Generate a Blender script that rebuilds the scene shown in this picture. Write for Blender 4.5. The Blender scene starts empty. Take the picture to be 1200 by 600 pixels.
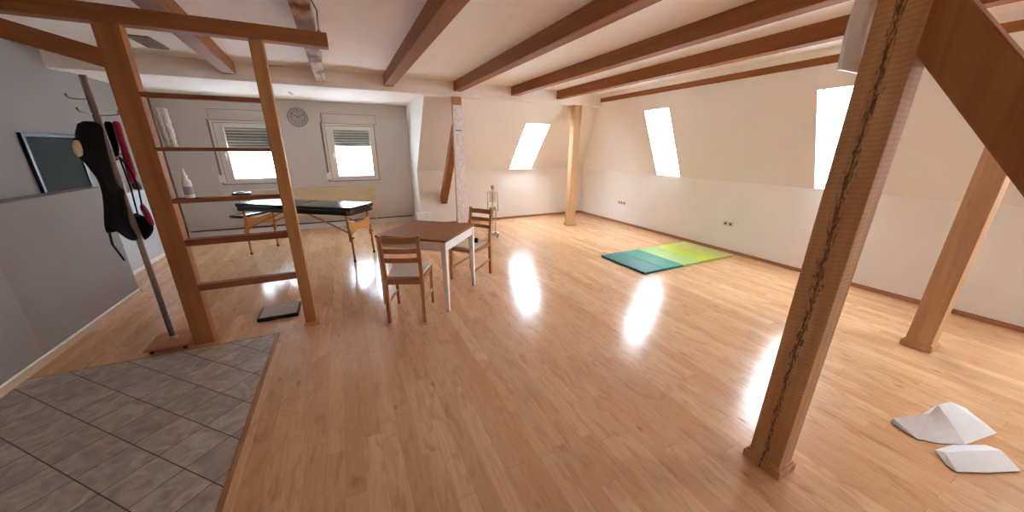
import bpy, bmesh, math, random
from mathutils import Vector, Matrix, Euler
random.seed(7)
S = bpy.context.scene
COL = S.collection
PI = math.pi

# ------------------------------------------------------------ helpers
def newbm(): return bmesh.new()

def link(name, bm, mat, parent=None, smooth=False, loc=None, rot=None):
    me = bpy.data.meshes.new(name)
    bmesh.ops.recalc_face_normals(bm, faces=bm.faces)
    bm.to_mesh(me); bm.free()
    if mat: me.materials.append(mat)
    if smooth:
        for p in me.polygons: p.use_smooth = True
    o = bpy.data.objects.new(name, me)
    COL.objects.link(o)
    if parent: o.parent = parent
    if loc: o.location = loc
    if rot: o.rotation_euler = rot
    return o

def autosmooth(o, ang=35):
    me = o.data
    for p in me.polygons: p.use_smooth = True
    me.set_sharp_from_angle(angle=math.radians(ang))
    return o

def tag(o, label, cat, group=None):
    o['label'] = label; o['category'] = cat
    if group: o['group'] = group
    return o

def thing(name, label, cat, loc=(0, 0, 0), rz=0, group=None):
    o = bpy.data.objects.new(name, None); COL.objects.link(o)
    o.empty_display_size = .1
    o.location = loc; o.rotation_euler = (0, 0, rz)
    return tag(o, label, cat, group)

def struct(o):
    o['kind'] = 'structure'; return o

def box(bm, lo, hi, bev=0, M=None, seg=2):
    b2 = bmesh.new()
    bmesh.ops.create_cube(b2, size=1)
    s = [hi[i] - lo[i] for i in range(3)]; c = [(hi[i] + lo[i]) / 2 for i in range(3)]
    for v in b2.verts: v.co = Vector((v.co[i] * s[i] + c[i] for i in range(3)))
    if bev: bmesh.ops.bevel(b2, geom=b2.edges[:], offset=bev, segments=seg, affect='EDGES', profile=.6)
    if M:
        for v in b2.verts: v.co = M @ v.co
    merge(bm, b2)

def merge(bm, b2):
    me = bpy.data.meshes.new('tmp'); b2.to_mesh(me); b2.free()
    bm.from_mesh(me); bpy.data.meshes.remove(me)

def bar(bm, p0, p1, w, h, bev=0, up=(0, 0, 1), w1=None, h1=None):
    """rectangular bar from p0 to p1, w across, h along 'up'"""
    p0 = Vector(p0); p1 = Vector(p1); d = (p1 - p0); L = d.length; d.normalize()
    u = Vector(up); s = d.cross(u).normalized(); u = s.cross(d).normalized()
    w1 = w if w1 is None else w1; h1 = h if h1 is None else h1
    b2 = bmesh.new(); vs = []
    for p, ww, hh in ((p0, w, h), (p1, w1, h1)):
        for a, b in ((-1, -1), (1, -1), (1, 1), (-1, 1)):
            vs.append(b2.verts.new(p + s * a * ww / 2 + u * b * hh / 2))
    for f in ((0, 1, 2, 3), (7, 6, 5, 4), (0, 4, 5, 1), (1, 5, 6, 2), (2, 6, 7, 3), (3, 7, 4, 0)):
        b2.faces.new([vs[i] for i in f])
    bmesh.ops.recalc_face_normals(b2, faces=b2.faces)
    if bev: bmesh.ops.bevel(b2, geom=b2.edges[:], offset=bev, segments=2, affect='EDGES', profile=.6)
    merge(bm, b2)

def tube(bm, pts, r, n=12, caps=True, radii=None):
    pts = [Vector(p) for p in pts]; rings = []
    N = len(pts); prev = None
    for i, p in enumerate(pts):
        if i == 0: d = pts[1] - p
        elif i == N - 1: d = p - pts[i - 1]
        else: d = (pts[i + 1] - p).normalized() + (p - pts[i - 1]).normalized()
        d.normalize()
        if prev is None:
            a = Vector((0, 0, 1)) if abs(d.z) < .9 else Vector((1, 0, 0))
            s = d.cross(a).normalized()
        else:
            s = (prev - d * prev.dot(d)).normalized()
        prev = s; u = d.cross(s)
        rr = radii[i] if radii else r
        rings.append([bm.verts.new(p + (s * math.cos(2 * PI * k / n) + u * math.sin(2 * PI * k / n)) * rr) for k in range(n)])
    for a, b in zip(rings, rings[1:]):
        for k in range(n): bm.faces.new((a[k], a[(k + 1) % n], b[(k + 1) % n], b[k]))
    if caps:
        bm.faces.new(rings[0][::-1]); bm.faces.new(rings[-1])

def lathe(bm, prof, n=24, c=(0, 0, 0), M=None, squash=1):
    rings = []
    for r, z in prof:
        ring = []
        for k in range(n):
            v = Vector((max(r, 1e-4) * math.cos(2 * PI * k / n), max(r, 1e-4) * math.sin(2 * PI * k / n) * squash, z))
            if M: v = M @ v
            ring.append(bm.verts.new(v + Vector(c)))
        rings.append(ring)
    for a, b in zip(rings, rings[1:]):
        for k in range(n): bm.faces.new((a[k], a[(k + 1) % n], b[(k + 1) % n], b[k]))
    bm.faces.new(rings[0][::-1]); bm.faces.new(rings[-1])

def prism(bm, pts, axis, a, b, bev=0):
    """polygon pts in the plane across 'axis', extruded from a to b"""
    def mk(p, t):
        if axis == 'x': return Vector((t, p[0], p[1]))
        if axis == 'y': return Vector((p[0], t, p[1]))
        return Vector((p[0], p[1], t))
    b2 = bmesh.new()
    A = [b2.verts.new(mk(p, a)) for p in pts]; B = [b2.verts.new(mk(p, b)) for p in pts]
    n = len(pts)
    b2.faces.new(A); b2.faces.new(B[::-1])
    for i in range(n): b2.faces.new((A[i], A[(i + 1) % n], B[(i + 1) % n], B[i]))
    bmesh.ops.recalc_face_normals(b2, faces=b2.faces)
    if bev: bmesh.ops.bevel(b2, geom=b2.edges[:], offset=bev, segments=2, affect='EDGES', profile=.6)
    merge(bm, b2)

def ellipsoid(bm, c, r, n=16, M=None):
    b2 = bmesh.new(); bmesh.ops.create_uvsphere(b2, u_segments=n, v_segments=max(8, n // 2), radius=1)
    for v in b2.verts:
        v.co = Vector((v.co.x * r[0], v.co.y * r[1], v.co.z * r[2]))
        if M: v.co = M @ v.co
        v.co += Vector(c)
    merge(bm, b2)

def panel(bm, o, u, v, n, U, V, holes, t):
    """wall slab spanned by unit u, v from o, thickness t along n, with rectangular holes (u0,u1,v0,v1)"""
    o, u, v, n = map(Vector, (o, u, v, n))
    us = sorted({0, U, *[h[0] for h in holes], *[h[1] for h in holes]})
    vs = sorted({0, V, *[h[2] for h in holes], *[h[3] for h in holes]})
    def P(a, b, c): return o + u * a + v * b + n * c
    def solid(a, b): return not any(h[0] < a < h[1] and h[2] < b < h[3] for h in holes)
    cells = {}
    for i in range(len(us) - 1):
        for j in range(len(vs) - 1):
            cells[i, j] = solid((us[i] + us[i + 1]) / 2, (vs[j] + vs[j + 1]) / 2)
    cache = {}
    def V3(i, j, k):
        if (i, j, k) not in cache: cache[i, j, k] = bm.verts.new(P(us[i], vs[j], k * t))
        return cache[i, j, k]
    for (i, j), s in cells.items():
        if not s: continue
        bm.faces.new((V3(i, j, 0), V3(i + 1, j, 0), V3(i + 1, j + 1, 0), V3(i, j + 1, 0)))
        bm.faces.new((V3(i, j, 1), V3(i, j + 1, 1), V3(i + 1, j + 1, 1), V3(i + 1, j, 1)))
        for (di, dj), (a, b) in (((-1, 0), ((i, j), (i, j + 1))), ((1, 0), ((i + 1, j), (i + 1, j + 1))),
                                 ((0, -1), ((i, j), (i + 1, j))), ((0, 1), ((i, j + 1), (i + 1, j + 1)))):
            if not cells.get((i + di, j + dj), False):
                bm.faces.new((V3(*a, 0), V3(*b, 0), V3(*b, 1), V3(*a, 1)))

# ------------------------------------------------------------ materials
def srgb(c):
    return tuple([(x / 255 / 12.92 if x / 255 <= .04045 else ((x / 255 + .055) / 1.055) ** 2.4) for x in c] + [1])

class NT:
    def __init__(s, name):
        s.m = bpy.data.materials.new(name); s.m.use_nodes = True
        s.t = s.m.node_tree; s.b = s.t.nodes['Principled BSDF']
    def n(s, typ, **kw):
        nd = s.t.nodes.new(typ)
        for k, v in kw.items():
            if k in nd.inputs: nd.inputs[k].default_value = v
            else: setattr(nd, k, v)
        return nd
    def l(s, a, b): s.t.links.new(a, b)
    def math(s, op, a, b=None, c=None):
        nd = s.t.nodes.new('ShaderNodeMath'); nd.operation = op
        for i, x in enumerate((a, b, c)):
            if x is None: continue
            if isinstance(x, (int, float)): nd.inputs[i].default_value = x
            else: s.l(x, nd.inputs[i])
        return nd.outputs[0]
    def mix(s, fac, a, b, blend='MIX'):
        nd = s.t.nodes.new('ShaderNodeMix'); nd.data_type = 'RGBA'; nd.blend_type = blend
        for i, x in ((0, fac), (6, a), (7, b)):
            if isinstance(x, (int, float, tuple)): nd.inputs[i].default_value = x
            else: s.l(x, nd.inputs[i])
        return nd.outputs[2]
    def ramp(s, fac, stops):
        nd = s.t.nodes.new('ShaderNodeValToRGB'); s.l(fac, nd.inputs[0])
        e = nd.color_ramp.elements
        while len(e) < len(stops): e.new(.5)
        for i, (p, c) in enumerate(stops): e[i].position = p; e[i].color = c if len(c) == 4 else (*c, 1)
        return nd.outputs[0]
    def coords(s, scale=(1, 1, 1), rot=(0, 0, 0), loc=(0, 0, 0), kind='Object'):
        tc = s.n('ShaderNodeTexCoord'); mp = s.n('ShaderNodeMapping')
        mp.inputs['Scale'].default_value = scale; mp.inputs['Rotation'].default_value = rot
        mp.inputs['Location'].default_value = loc
        s.l(tc.outputs[kind], mp.inputs[0]); return mp.outputs[0]
    def bump(s, h, strength=.3, dist=.002):
        b = s.n('ShaderNodeBump'); b.inputs['Strength'].default_value = strength; b.inputs['Distance'].default_value = dist
        s.l(h, b.inputs['Height']); s.l(b.outputs[0], s.b.inputs['Normal'])

def plain(name, rgb, rough=.5, metal=0, vary=.04, scale=20, bump=0, coat=0, trans=0):
    t = NT(name); c = srgb(rgb)
    nz = t.n('ShaderNodeTexNoise'); nz.inputs['Scale'].default_value = scale; nz.inputs['Detail'].default_value = 4
    t.l(t.coords(), nz.inputs['Vector'])
    lo = tuple(x * (1 - vary) for x in c[:3]) + (1,); hi = tuple(min(1, x * (1 + vary)) for x in c[:3]) + (1,)
    t.l(t.ramp(nz.outputs[0], [(.3, lo), (.7, hi)]), t.b.inputs['Base Color'])
    t.b.inputs['Roughness'].default_value = rough; t.b.inputs['Metallic'].default_value = metal
    t.b.inputs['Coat Weight'].default_value = coat
    if bump: t.bump(nz.outputs[0], bump, .003)
    return t.m

def wood(name, c1, c2, axis='x', rough=.55, s=1, knots=.5, dark=None, bump=.15):
    t = NT(name); c1 = srgb(c1); c2 = srgb(c2); dark = srgb(dark) if dark else tuple(x * .45 for x in c1[:3]) + (1,)
    sc = {'x': (.6 * s, 9 * s, 9 * s), 'y': (9 * s, .6 * s, 9 * s), 'z': (9 * s, 9 * s, .6 * s)}[axis]
    v = t.coords(sc)
    n1 = t.n('ShaderNodeTexNoise'); n1.inputs['Scale'].default_value = 2.2; n1.inputs['Detail'].default_value = 8; n1.inputs['Distortion'].default_value = .6
    t.l(v, n1.inputs['Vector'])
    sc2 = tuple(x * (1 if x < 1 * s else 4) for x in sc)
    n2 = t.n('ShaderNodeTexNoise'); n2.inputs['Scale'].default_value = 5; n2.inputs['Detail'].default_value = 4
    t.l(t.coords(sc2), n2.inputs['Vector'])
    col = t.mix(t.math('MULTIPLY', n2.outputs[0], .7), t.ramp(n1.outputs[0], [(.32, c1), (.68, c2)]), c1)
    sk = {'x': (1.3, 5, 5), 'y': (5, 1.3, 5), 'z': (5, 5, 1.3)}[axis]
    vo = t.n('ShaderNodeTexVoronoi'); vo.inputs['Scale'].default_value = 1.4 * s; t.l(t.coords(sk), vo.inputs['Vector'])
    k = t.ramp(vo.outputs['Distance'], [(.03, (1, 1, 1, 1)), (.08, (0, 0, 0, 1))])
    col = t.mix(t.math('MULTIPLY', k, knots), col, dark)
    t.l(col, t.b.inputs['Base Color']); t.b.inputs['Roughness'].default_value = min(.75, rough + .12); t.b.inputs['Specular IOR Level'].default_value = .28
    if bump: t.bump(n1.outputs[0], bump, .003)
    return t.m

def plaster(name, rgb, fine=1.0):
    t = NT(name); c = srgb(rgb)
    n = t.n('ShaderNodeTexNoise'); n.inputs['Scale'].default_value = 1.3; n.inputs['Detail'].default_value = 5
    t.l(t.coords(), n.inputs['Vector'])
    t.l(t.ramp(n.outputs[0], [(.3, tuple(x * .965 for x in c[:3])), (.7, c[:3])]), t.b.inputs['Base Color'])
    f = t.n('ShaderNodeTexNoise'); f.inputs['Scale'].default_value = 140; f.inputs['Detail'].default_value = 3
    t.l(t.coords(), f.inputs['Vector']); t.bump(f.outputs[0], .25 * fine, .002)
    t.b.inputs['Roughness'].default_value = .85
    return t.m

def m_laminate():
    t = NT('laminate floor'); tc = t.n('ShaderNodeTexCoord'); sp = t.n('ShaderNodeSeparateXYZ'); t.l(tc.outputs['Object'], sp.inputs[0])
    W = .095; X = t.math('DIVIDE', sp.outputs[0], W); i = t.math('FLOOR', X); fx = t.math('FRACT', X)
    wn = t.n('ShaderNodeTexWhiteNoise'); wn.noise_dimensions = '1D'; t.l(i, wn.inputs['W'])
    Y = t.math('ADD', t.math('DIVIDE', sp.outputs[1], .98), t.math('MULTIPLY', wn.outputs[0], 7.3))
    j = t.math('FLOOR', Y); fy = t.math('FRACT', Y)
    cb = t.n('ShaderNodeCombineXYZ'); t.l(i, cb.inputs[0]); t.l(j, cb.inputs[1])
    w2 = t.n('ShaderNodeTexWhiteNoise'); w2.noise_dimensions = '3D'; t.l(cb.outputs[0], w2.inputs['Vector'])
    base = t.ramp(w2.outputs[0], [(0, srgb(FLOORC[0])), (.35, srgb(FLOORC[1])), (.7, srgb(FLOORC[2])), (1, srgb(FLOORC[3]))])
    # grain shifted per strip
    sh = t.n('ShaderNodeVectorMath', operation='MULTIPLY'); t.l(tc.outputs['Object'], sh.inputs[0]); sh.inputs[1].default_value = (26, 2.2, 1)
    ad = t.n('ShaderNodeVectorMath', operation='ADD'); t.l(sh.outputs[0], ad.inputs[0])
    sc = t.n('ShaderNodeVectorMath', operation='SCALE'); t.l(w2.outputs['Color'], sc.inputs[0]); sc.inputs['Scale'].default_value = 40
    t.l(sc.outputs[0], ad.inputs[1])
    g = t.n('ShaderNodeTexNoise'); g.inputs['Scale'].default_value = 1.5; g.inputs['Detail'].default_value = 7; g.inputs['Distortion'].default_value = 1.2
    t.l(ad.outputs[0], g.inputs['Vector'])
    col = t.mix(t.ramp(g.outputs[0], [(.35, (0, 0, 0)), (.75, (.55, .55, .55))]), base, srgb(FLOORC[4]))
    s4 = t.n('ShaderNodeVectorMath', operation='MULTIPLY'); t.l(tc.outputs['Object'], s4.inputs[0]); s4.inputs[1].default_value = (11, 3.2, 1)
    a4 = t.n('ShaderNodeVectorMath', operation='ADD'); t.l(s4.outputs[0], a4.inputs[0]); t.l(sc.outputs[0], a4.inputs[1])
    mo = t.n('ShaderNodeTexNoise'); mo.inputs['Scale'].default_value = 1.2; mo.inputs['Detail'].default_value = 5; mo.inputs['Distortion'].default_value = 1.5; t.l(a4.outputs[0], mo.inputs['Vector'])
    col = t.mix(t.ramp(mo.outputs[0], [(.52, (0, 0, 0)), (.74, (.5, .5, .5))]), col, srgb((170, 112, 68)))
    vo = t.n('ShaderNodeTexVoronoi'); vo.inputs['Scale'].default_value = 1
    s3 = t.n('ShaderNodeVectorMath', operation='MULTIPLY'); t.l(tc.outputs['Object'], s3.inputs[0]); s3.inputs[1].default_value = (7, 3, 1); t.l(s3.outputs[0], vo.inputs['Vector'])
    col = t.mix(t.ramp(vo.outputs['Distance'], [(.04, (.5, .5, .5)), (.12, (0, 0, 0))]), col, srgb((120, 66, 36)))
    # seams
    e1 = t.math('LESS_THAN', fx, .018); e2 = t.math('LESS_THAN', fy, .0025)
    # every third seam is a board joint, a little darker
    m3 = t.math('MODULO', i, 3.0); bj = t.math('LESS_THAN', t.math('ABSOLUTE', m3), .5)
    seam = t.math('MULTIPLY', t.math('MAXIMUM', e1, e2), t.math('ADD', .22, t.math('MULTIPLY', bj, .2)))
    col = t.mix(seam, col, srgb((110, 66, 40)))
    t.l(col, t.b.inputs['Base Color'])
    rn = t.n('ShaderNodeTexNoise'); rn.inputs['Scale'].default_value = 3; t.l(tc.outputs['Object'], rn.inputs['Vector'])
    rr = t.n('ShaderNodeMapRange'); t.l(rn.outputs[0], rr.inputs[0]); rr.inputs[3].default_value = FR[0]; rr.inputs[4].default_value = FR[1]
    t.l(rr.outputs[0], t.b.inputs['Roughness'])
    t.b.inputs['Specular IOR Level'].default_value = FSPEC
    hb = t.math('SUBTRACT', t.math('MULTIPLY', g.outputs[0], .3), seam)
    t.bump(hb, .06, .001)
    return t.m

def m_tiles():
    t = NT('slate tiles')
    v = t.coords((1, 1, 1), (0, 0, PI / 4), (TILEO[0], TILEO[1], 0))
    sp = t.n('ShaderNodeSeparateXYZ'); t.l(v, sp.inputs[0])
    T1, T2 = TILE
    a = t.math('DIVIDE', sp.outputs[0], T1); b = t.math('DIVIDE', sp.outputs[1], T2)
    ia = t.math('FLOOR', a); ib = t.math('FLOOR', b); fa = t.math('FRACT', a); fb = t.math('FRACT', b)
    cb = t.n('ShaderNodeCombineXYZ'); t.l(ia, cb.inputs[0]); t.l(ib, cb.inputs[1])
    w = t.n('ShaderNodeTexWhiteNoise'); t.l(cb.outputs[0], w.inputs['Vector'])
    ad = t.n('ShaderNodeVectorMath', operation='ADD'); sc = t.n('ShaderNodeVectorMath', operation='SCALE'); sc.inputs['Scale'].default_value = 9
    t.l(w.outputs['Color'], sc.inputs[0]); t.l(sc.outputs[0], ad.inputs[0]); t.l(v, ad.inputs[1])
    n = t.n('ShaderNodeTexNoise'); n.inputs['Scale'].default_value = 9; n.inputs['Detail'].default_value = 9; n.inputs['Distortion'].default_value = 1.4
    t.l(ad.outputs[0], n.inputs['Vector'])
    col = t.ramp(n.outputs[0], [(.3, srgb((158, 144, 126))), (.5, srgb((180, 166, 148))), (.72, srgb((206, 194, 178)))])
    col = t.mix(t.math('MULTIPLY', w.outputs[0], .25), col, srgb((132, 118, 104)))
    g = .012
    ga = t.math('MAXIMUM', t.math('LESS_THAN', fa, g), t.math('GREATER_THAN', fa, 1 - g))
    gb = t.math('MAXIMUM', t.math('LESS_THAN', fb, g), t.math('GREATER_THAN', fb, 1 - g))
    gr = t.math('MAXIMUM', t.math('MULTIPLY', ga, .85), gb)
    col = t.mix(gr, col, srgb((66, 56, 48)))
    t.l(col, t.b.inputs['Base Color'])
    t.b.inputs['Roughness'].default_value = .42
    t.bump(t.math('SUBTRACT', t.math('MULTIPLY', n.outputs[0], .4), gr), .35, .002)
    return t.m

def m_glass():
    t = NT('window glass'); t.t.nodes.remove(t.b)
    out = [n for n in t.t.nodes if n.type == 'OUTPUT_MATERIAL'][0]
    tr = t.n('ShaderNodeBsdfTransparent'); gl = t.n('ShaderNodeBsdfGlossy'); gl.inputs['Roughness'].default_value = .02
    fr = t.n('ShaderNodeFresnel'); fr.inputs['IOR'].default_value = 1.45
    ge = t.n('ShaderNodeNewGeometry'); fac = t.math('MULTIPLY', fr.outputs[0], t.math('SUBTRACT', 1.0, ge.outputs['Backfacing']))
    mx = t.n('ShaderNodeMixShader'); t.l(fac, mx.inputs[0]); t.l(tr.outputs[0], mx.inputs[1]); t.l(gl.outputs[0], mx.inputs[2])
    t.l(mx.outputs[0], out.inputs[0]); return t.m

# tuned values
FLOORC = [(208, 160, 115), (215, 170, 126), (221, 177, 133), (229, 188, 146), (196, 142, 97)]
FR = (.16, .22); FSPEC = .5
TILE = (.2255, .2255); TILEO = (.019, -.0342)
EXPO = 5.0
SKY = (.84, 1.0, 1.17, 1); SKYS = 1.0

M = {}
M['floor'] = m_laminate(); M['tiles'] = m_tiles(); M['glass'] = m_glass()
M['wall_warm'] = plaster('cream plaster', (238, 234, 227)); M['wall_grey'] = plaster('grey plaster', (216, 212, 206))
M['wall_left'] = plaster('grey painted wall', (142, 135, 130)); M['ledge'] = plaster('pale blue grey paint', (196, 202, 208))
M['ceil'] = plaster('ceiling plaster', (242, 234, 225))
M['beam'] = wood('spruce beam', (156, 99, 53), (126, 75, 38), 'y', .6, 1, .5)
M['beam_x'] = wood('spruce beam cross', (164, 106, 64), (134, 80, 46), 'x', .6, 1, .35)
M['post'] = wood('spruce post', (204, 164, 120), (180, 134, 90), 'z', .55, 1, .4)
M['pine'] = wood('pine timber', (196, 144, 92), (168, 112, 66), 'z', .5, 1, .5)
M['pine_dark'] = wood('pine timber dark', (172, 112, 66), (140, 84, 46), 'z', .5, 1, .2)
M['rung'] = wood('rung board', (150, 92, 56), (120, 66, 38), 'x', .7, 1.5, .4)
M['trimwood'] = wood('skirting wood', (176, 130, 92), (150, 104, 70), 'x', .5, 2, .1)
M['trimwood_y'] = wood('skirting wood side', (176, 130, 92), (150, 104, 70), 'y', .5, 2, .1)
M['chair'] = wood('chair pine', (196, 138, 88), (166, 108, 64), 'z', .5, 2, .2)
M['chair_x'] = wood('chair pine rail', (184, 126, 78), (154, 96, 56), 'x', .5, 2, .2)
M['tabletop'] = wood('table top stain', (158, 104, 52), (128, 78, 34), 'x', .55, 1.5, .25)
M['white'] = plain('white paint', (242, 240, 236), .4, vary=.02)
M['whiteplastic'] = plain('white plastic', (232, 228, 222), .35, vary=.02)
M['cushion'] = plain('cream seat fabric', (214, 204, 188), .9, vary=.06, scale=60, bump=.2)
M['radiator'] = plain('cream enamel', (222, 206, 176), .4, vary=.02)
M['blackvinyl'] = plain('black vinyl', (12, 12, 14), .2, vary=.1)
M['black'] = plain('black fabric', (12, 11, 13), .9, vary=.2)
M['blackplastic'] = plain('black plastic', (22, 22, 22), .45)
M['red'] = plain('red cloth', (168, 38, 62), .85, vary=.25, scale=40, bump=.3)
M['pink'] = plain('pink cloth', (206, 120, 128), .85, vary=.15, scale=40)
M['beech'] = wood('beech leg', (196, 138, 84), (170, 110, 62), 'z', .4, 2, .1)
M['beechply'] = wood('beech plywood', (214, 158, 88), (196, 138, 70), 'x', .4, 2, .15)
M['chrome'] = plain('brushed steel', (168, 158, 148), .42, .35)
M['slatgrey'] = plain('galvanised slat', (216, 208, 196), .45)
M['steel'] = plain('dull steel', (158, 150, 140), .5, .35)
M['darkpipe'] = plain('grey pipe', (96, 84, 74), .6)
M['brownpipe'] = plain('brown pipe', (92, 60, 44), .5)
M['shutter'] = plain('shutter slat', (150, 144, 134), .6, vary=.05)
M['bone'] = plain('ivory plastic', (206, 188, 156), .5, vary=.08, scale=40)
M['bone_d'] = plain('dark inset', (40, 34, 30), .8)
M['paper'] = plain('white paper', (242, 238, 234), .8, vary=.03, scale=30, bump=.2)
M['clockface'] = plain('grey clock dial', (176, 172, 168), .4, .2, vary=.08, scale=60)
M['clockink'] = plain('dark clock ink', (36, 32, 30), .5)
M['label'] = plain('pale blue label', (150, 160, 172), .5)
M['rackbase'] = wood('rack base wood', (178, 118, 76), (150, 92, 58), 'x', .45, 1, .1)
M['socket_d'] = plain('socket recess', (96, 84, 66), .6)
for i, c in enumerate([(44, 112, 106), (48, 138, 112), (160, 190, 104), (178, 190, 42), (186, 188, 104)]):
    M['mat%d' % i] = plain('mat fabric %d' % i, c, .55, vary=.06, scale=12)

def m_old_post():
    """rough-sawn old post with a long dark crack running up the -X face"""
    t = NT('rough sawn post'); 
    tc = t.n('ShaderNodeTexCoord'); sp = t.n('ShaderNodeSeparateXYZ'); t.l(tc.outputs['Object'], sp.inputs[0])
    n1 = t.n('ShaderNodeTexNoise'); n1.inputs['Scale'].default_value = 2; n1.inputs['Detail'].default_value = 9; t.l(t.coords((10, 10, .8)), n1.inputs['Vector'])
    col = t.ramp(n1.outputs[0], [(.3, srgb((186, 134, 86))), (.7, srgb((216, 170, 120)))])
    # saw marks
    wv = t.n('ShaderNodeTexWave'); wv.bands_direction = 'Z'; wv.inputs['Scale'].default_value = 16; wv.inputs['Distortion'].default_value = 2.5; wv.inputs['Detail'].default_value = 2
    t.l(t.coords((1, 1, 1), (.12, 0, 0)), wv.inputs['Vector'])
    col = t.mix(t.math('MULTIPLY', wv.outputs[1], .16), col, srgb((110, 66, 36)))
    # meandering crack: |y - c(z)| small, torn edges
    cz = t.n('ShaderNodeTexNoise'); cz.inputs['Scale'].default_value = 1.1; cz.inputs['Detail'].default_value = 3; t.l(t.coords((0, 0, 1.4)), cz.inputs['Vector'])
    ctr = t.math('ADD', .004, t.math('MULTIPLY', t.math('SUBTRACT', cz.outputs[0], .5), .045))
    d = t.math('ABSOLUTE', t.math('SUBTRACT', sp.outputs[1], ctr))
    tear = t.n('ShaderNodeTexNoise'); tear.inputs['Scale'].default_value = 1; tear.inputs['Detail'].default_value = 6; tear.inputs['Roughness'].default_value = .7; tear.inputs['Distortion'].default_value = .8
    t.l(t.coords((130, 130, 26)), tear.inputs['Vector'])
    w2 = t.n('ShaderNodeTexNoise'); w2.inputs['Scale'].default_value = 3.2; w2.inputs['Detail'].default_value = 2; t.l(t.coords((0, 0, 1)), w2.inputs['Vector'])
    halfw = t.math('ADD', .017, t.math('MULTIPLY', t.math('MAXIMUM', t.math('SUBTRACT', w2.outputs[0], .42), 0), .075))
    near = t.math('SUBTRACT', 1, t.math('MINIMUM', t.math('DIVIDE', d, halfw), 1))
    band = t.ramp(t.math('ADD', t.math('MULTIPLY', near, .18), tear.outputs[0]), [(.60, (0, 0, 0)), (.66, (1, 1, 1))])
    line = t.ramp(t.math('DIVIDE', d, .003), [(.4, (1, 1, 1)), (1, (0, 0, 0))])
    lon = t.ramp(w2.outputs[0], [(.46, (0, 0, 0)), (.52, (1, 1, 1))])
    onx = t.math('LESS_THAN', sp.outputs[0], -.03)
    ck = t.math('MULTIPLY', t.math('MAXIMUM', t.math('MULTIPLY', band, t.math('GREATER_THAN', near, .001)), t.math('MULTIPLY', line, lon)), onx)
    col = t.mix(t.math('MULTIPLY', ck, .8), col, srgb((62, 30, 14)))
    vo = t.n('ShaderNodeTexVoronoi'); vo.inputs['Scale'].default_value = 2.6; t.l(t.coords((1, 3, 1.1), loc=(.3, .1, .5)), vo.inputs['Vector'])
    col = t.mix(t.ramp(vo.outputs['Distance'], [(.03, (.7, .7, .7)), (.07, (0, 0, 0))]), col, srgb((52, 26, 14)))
    t.l(col, t.b.inputs['Base Color']); t.b.inputs['Roughness'].default_value = .75
    t.bump(t.math('SUBTRACT', t.math('MULTIPLY', wv.outputs[1], .4), ck), .5, .004)
    return t.m
M['oldpost'] = m_old_post()

def m_whitewash():
    t = NT('limewashed beam')
    n = t.n('ShaderNodeTexNoise'); n.inputs['Scale'].default_value = 2.2; n.inputs['Detail'].default_value = 8; t.l(t.coords((3, 1.4, 3)), n.inputs['Vector'])
    col = t.ramp(n.outputs[0], [(.36, srgb((120, 76, 52))), (.44, srgb((176, 150, 130))), (.62, srgb((214, 202, 190)))])
    sp = t.n('ShaderNodeSeparateXYZ'); tc = t.n('ShaderNodeTexCoord'); t.l(tc.outputs['Object'], sp.inputs[0])
    # bare brown patch along one stretch
    f = t.n('ShaderNodeMapRange'); t.l(t.math('ABSOLUTE', t.math('SUBTRACT', sp.outputs[1], 3.75)), f.inputs[0]); f.inputs[1].default_value = .3; f.inputs[2].default_value = .55; f.inputs[3].default_value = .85; f.inputs[4].default_value = 0
    col = t.mix(f.outputs[0], col, srgb((134, 84, 56)))
    t.l(col, t.b.inputs['Base Color']); t.b.inputs['Roughness'].default_value = .85; t.bump(n.outputs[0], .5, .008)
    return t.m
M['whitewash'] = m_whitewash()

def m_chart():
    t = NT('measuring chart print'); 
    n = t.n('ShaderNodeTexNoise'); n.inputs['Scale'].default_value = 1; n.inputs['Detail'].default_value = 3; t.l(t.coords((60, 1, 220)), n.inputs['Vector'])
    b = t.n('ShaderNodeTexNoise'); b.inputs['Scale'].default_value = 1; b.inputs['Detail'].default_value = 1; t.l(t.coords((14, 1, 13)), b.inputs['Vector'])
    ink = t.math('MULTIPLY', t.ramp(n.outputs[0], [(.52, (0, 0, 0)), (.6, (1, 1, 1))]), t.ramp(b.outputs[0], [(.47, (0, 0, 0)), (.56, (.75, .75, .75))]))
    sp = t.n('ShaderNodeSeparateXYZ'); tc = t.n('ShaderNodeTexCoord'); t.l(tc.outputs['Object'], sp.inputs[0])
    tick = t.math('MULTIPLY', t.math('LESS_THAN', t.math('FRACT', t.math('MULTIPLY', sp.outputs[2], 20)), .08), t.math('LESS_THAN', sp.outputs[0], -.05))
    col = t.mix(ink, srgb((246, 240, 238)), srgb((168, 162, 180)))
    col = t.mix(t.math('MULTIPLY', tick, .5), col, srgb((150, 110, 110)))
    v = t.n('ShaderNodeTexVoronoi'); v.inputs['Scale'].default_value = 1; t.l(t.coords((13, 1, 9)), v.inputs['Vector'])
    col = t.mix(t.ramp(v.outputs['Distance'], [(.06, (.7, .7, .7)), (.1, (0, 0, 0))]), col, srgb((140, 70, 80)))
    t.l(col, t.b.inputs['Base Color']); t.b.inputs['Roughness'].default_value = .7
    return t.m
M['chart'] = m_chart()

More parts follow.
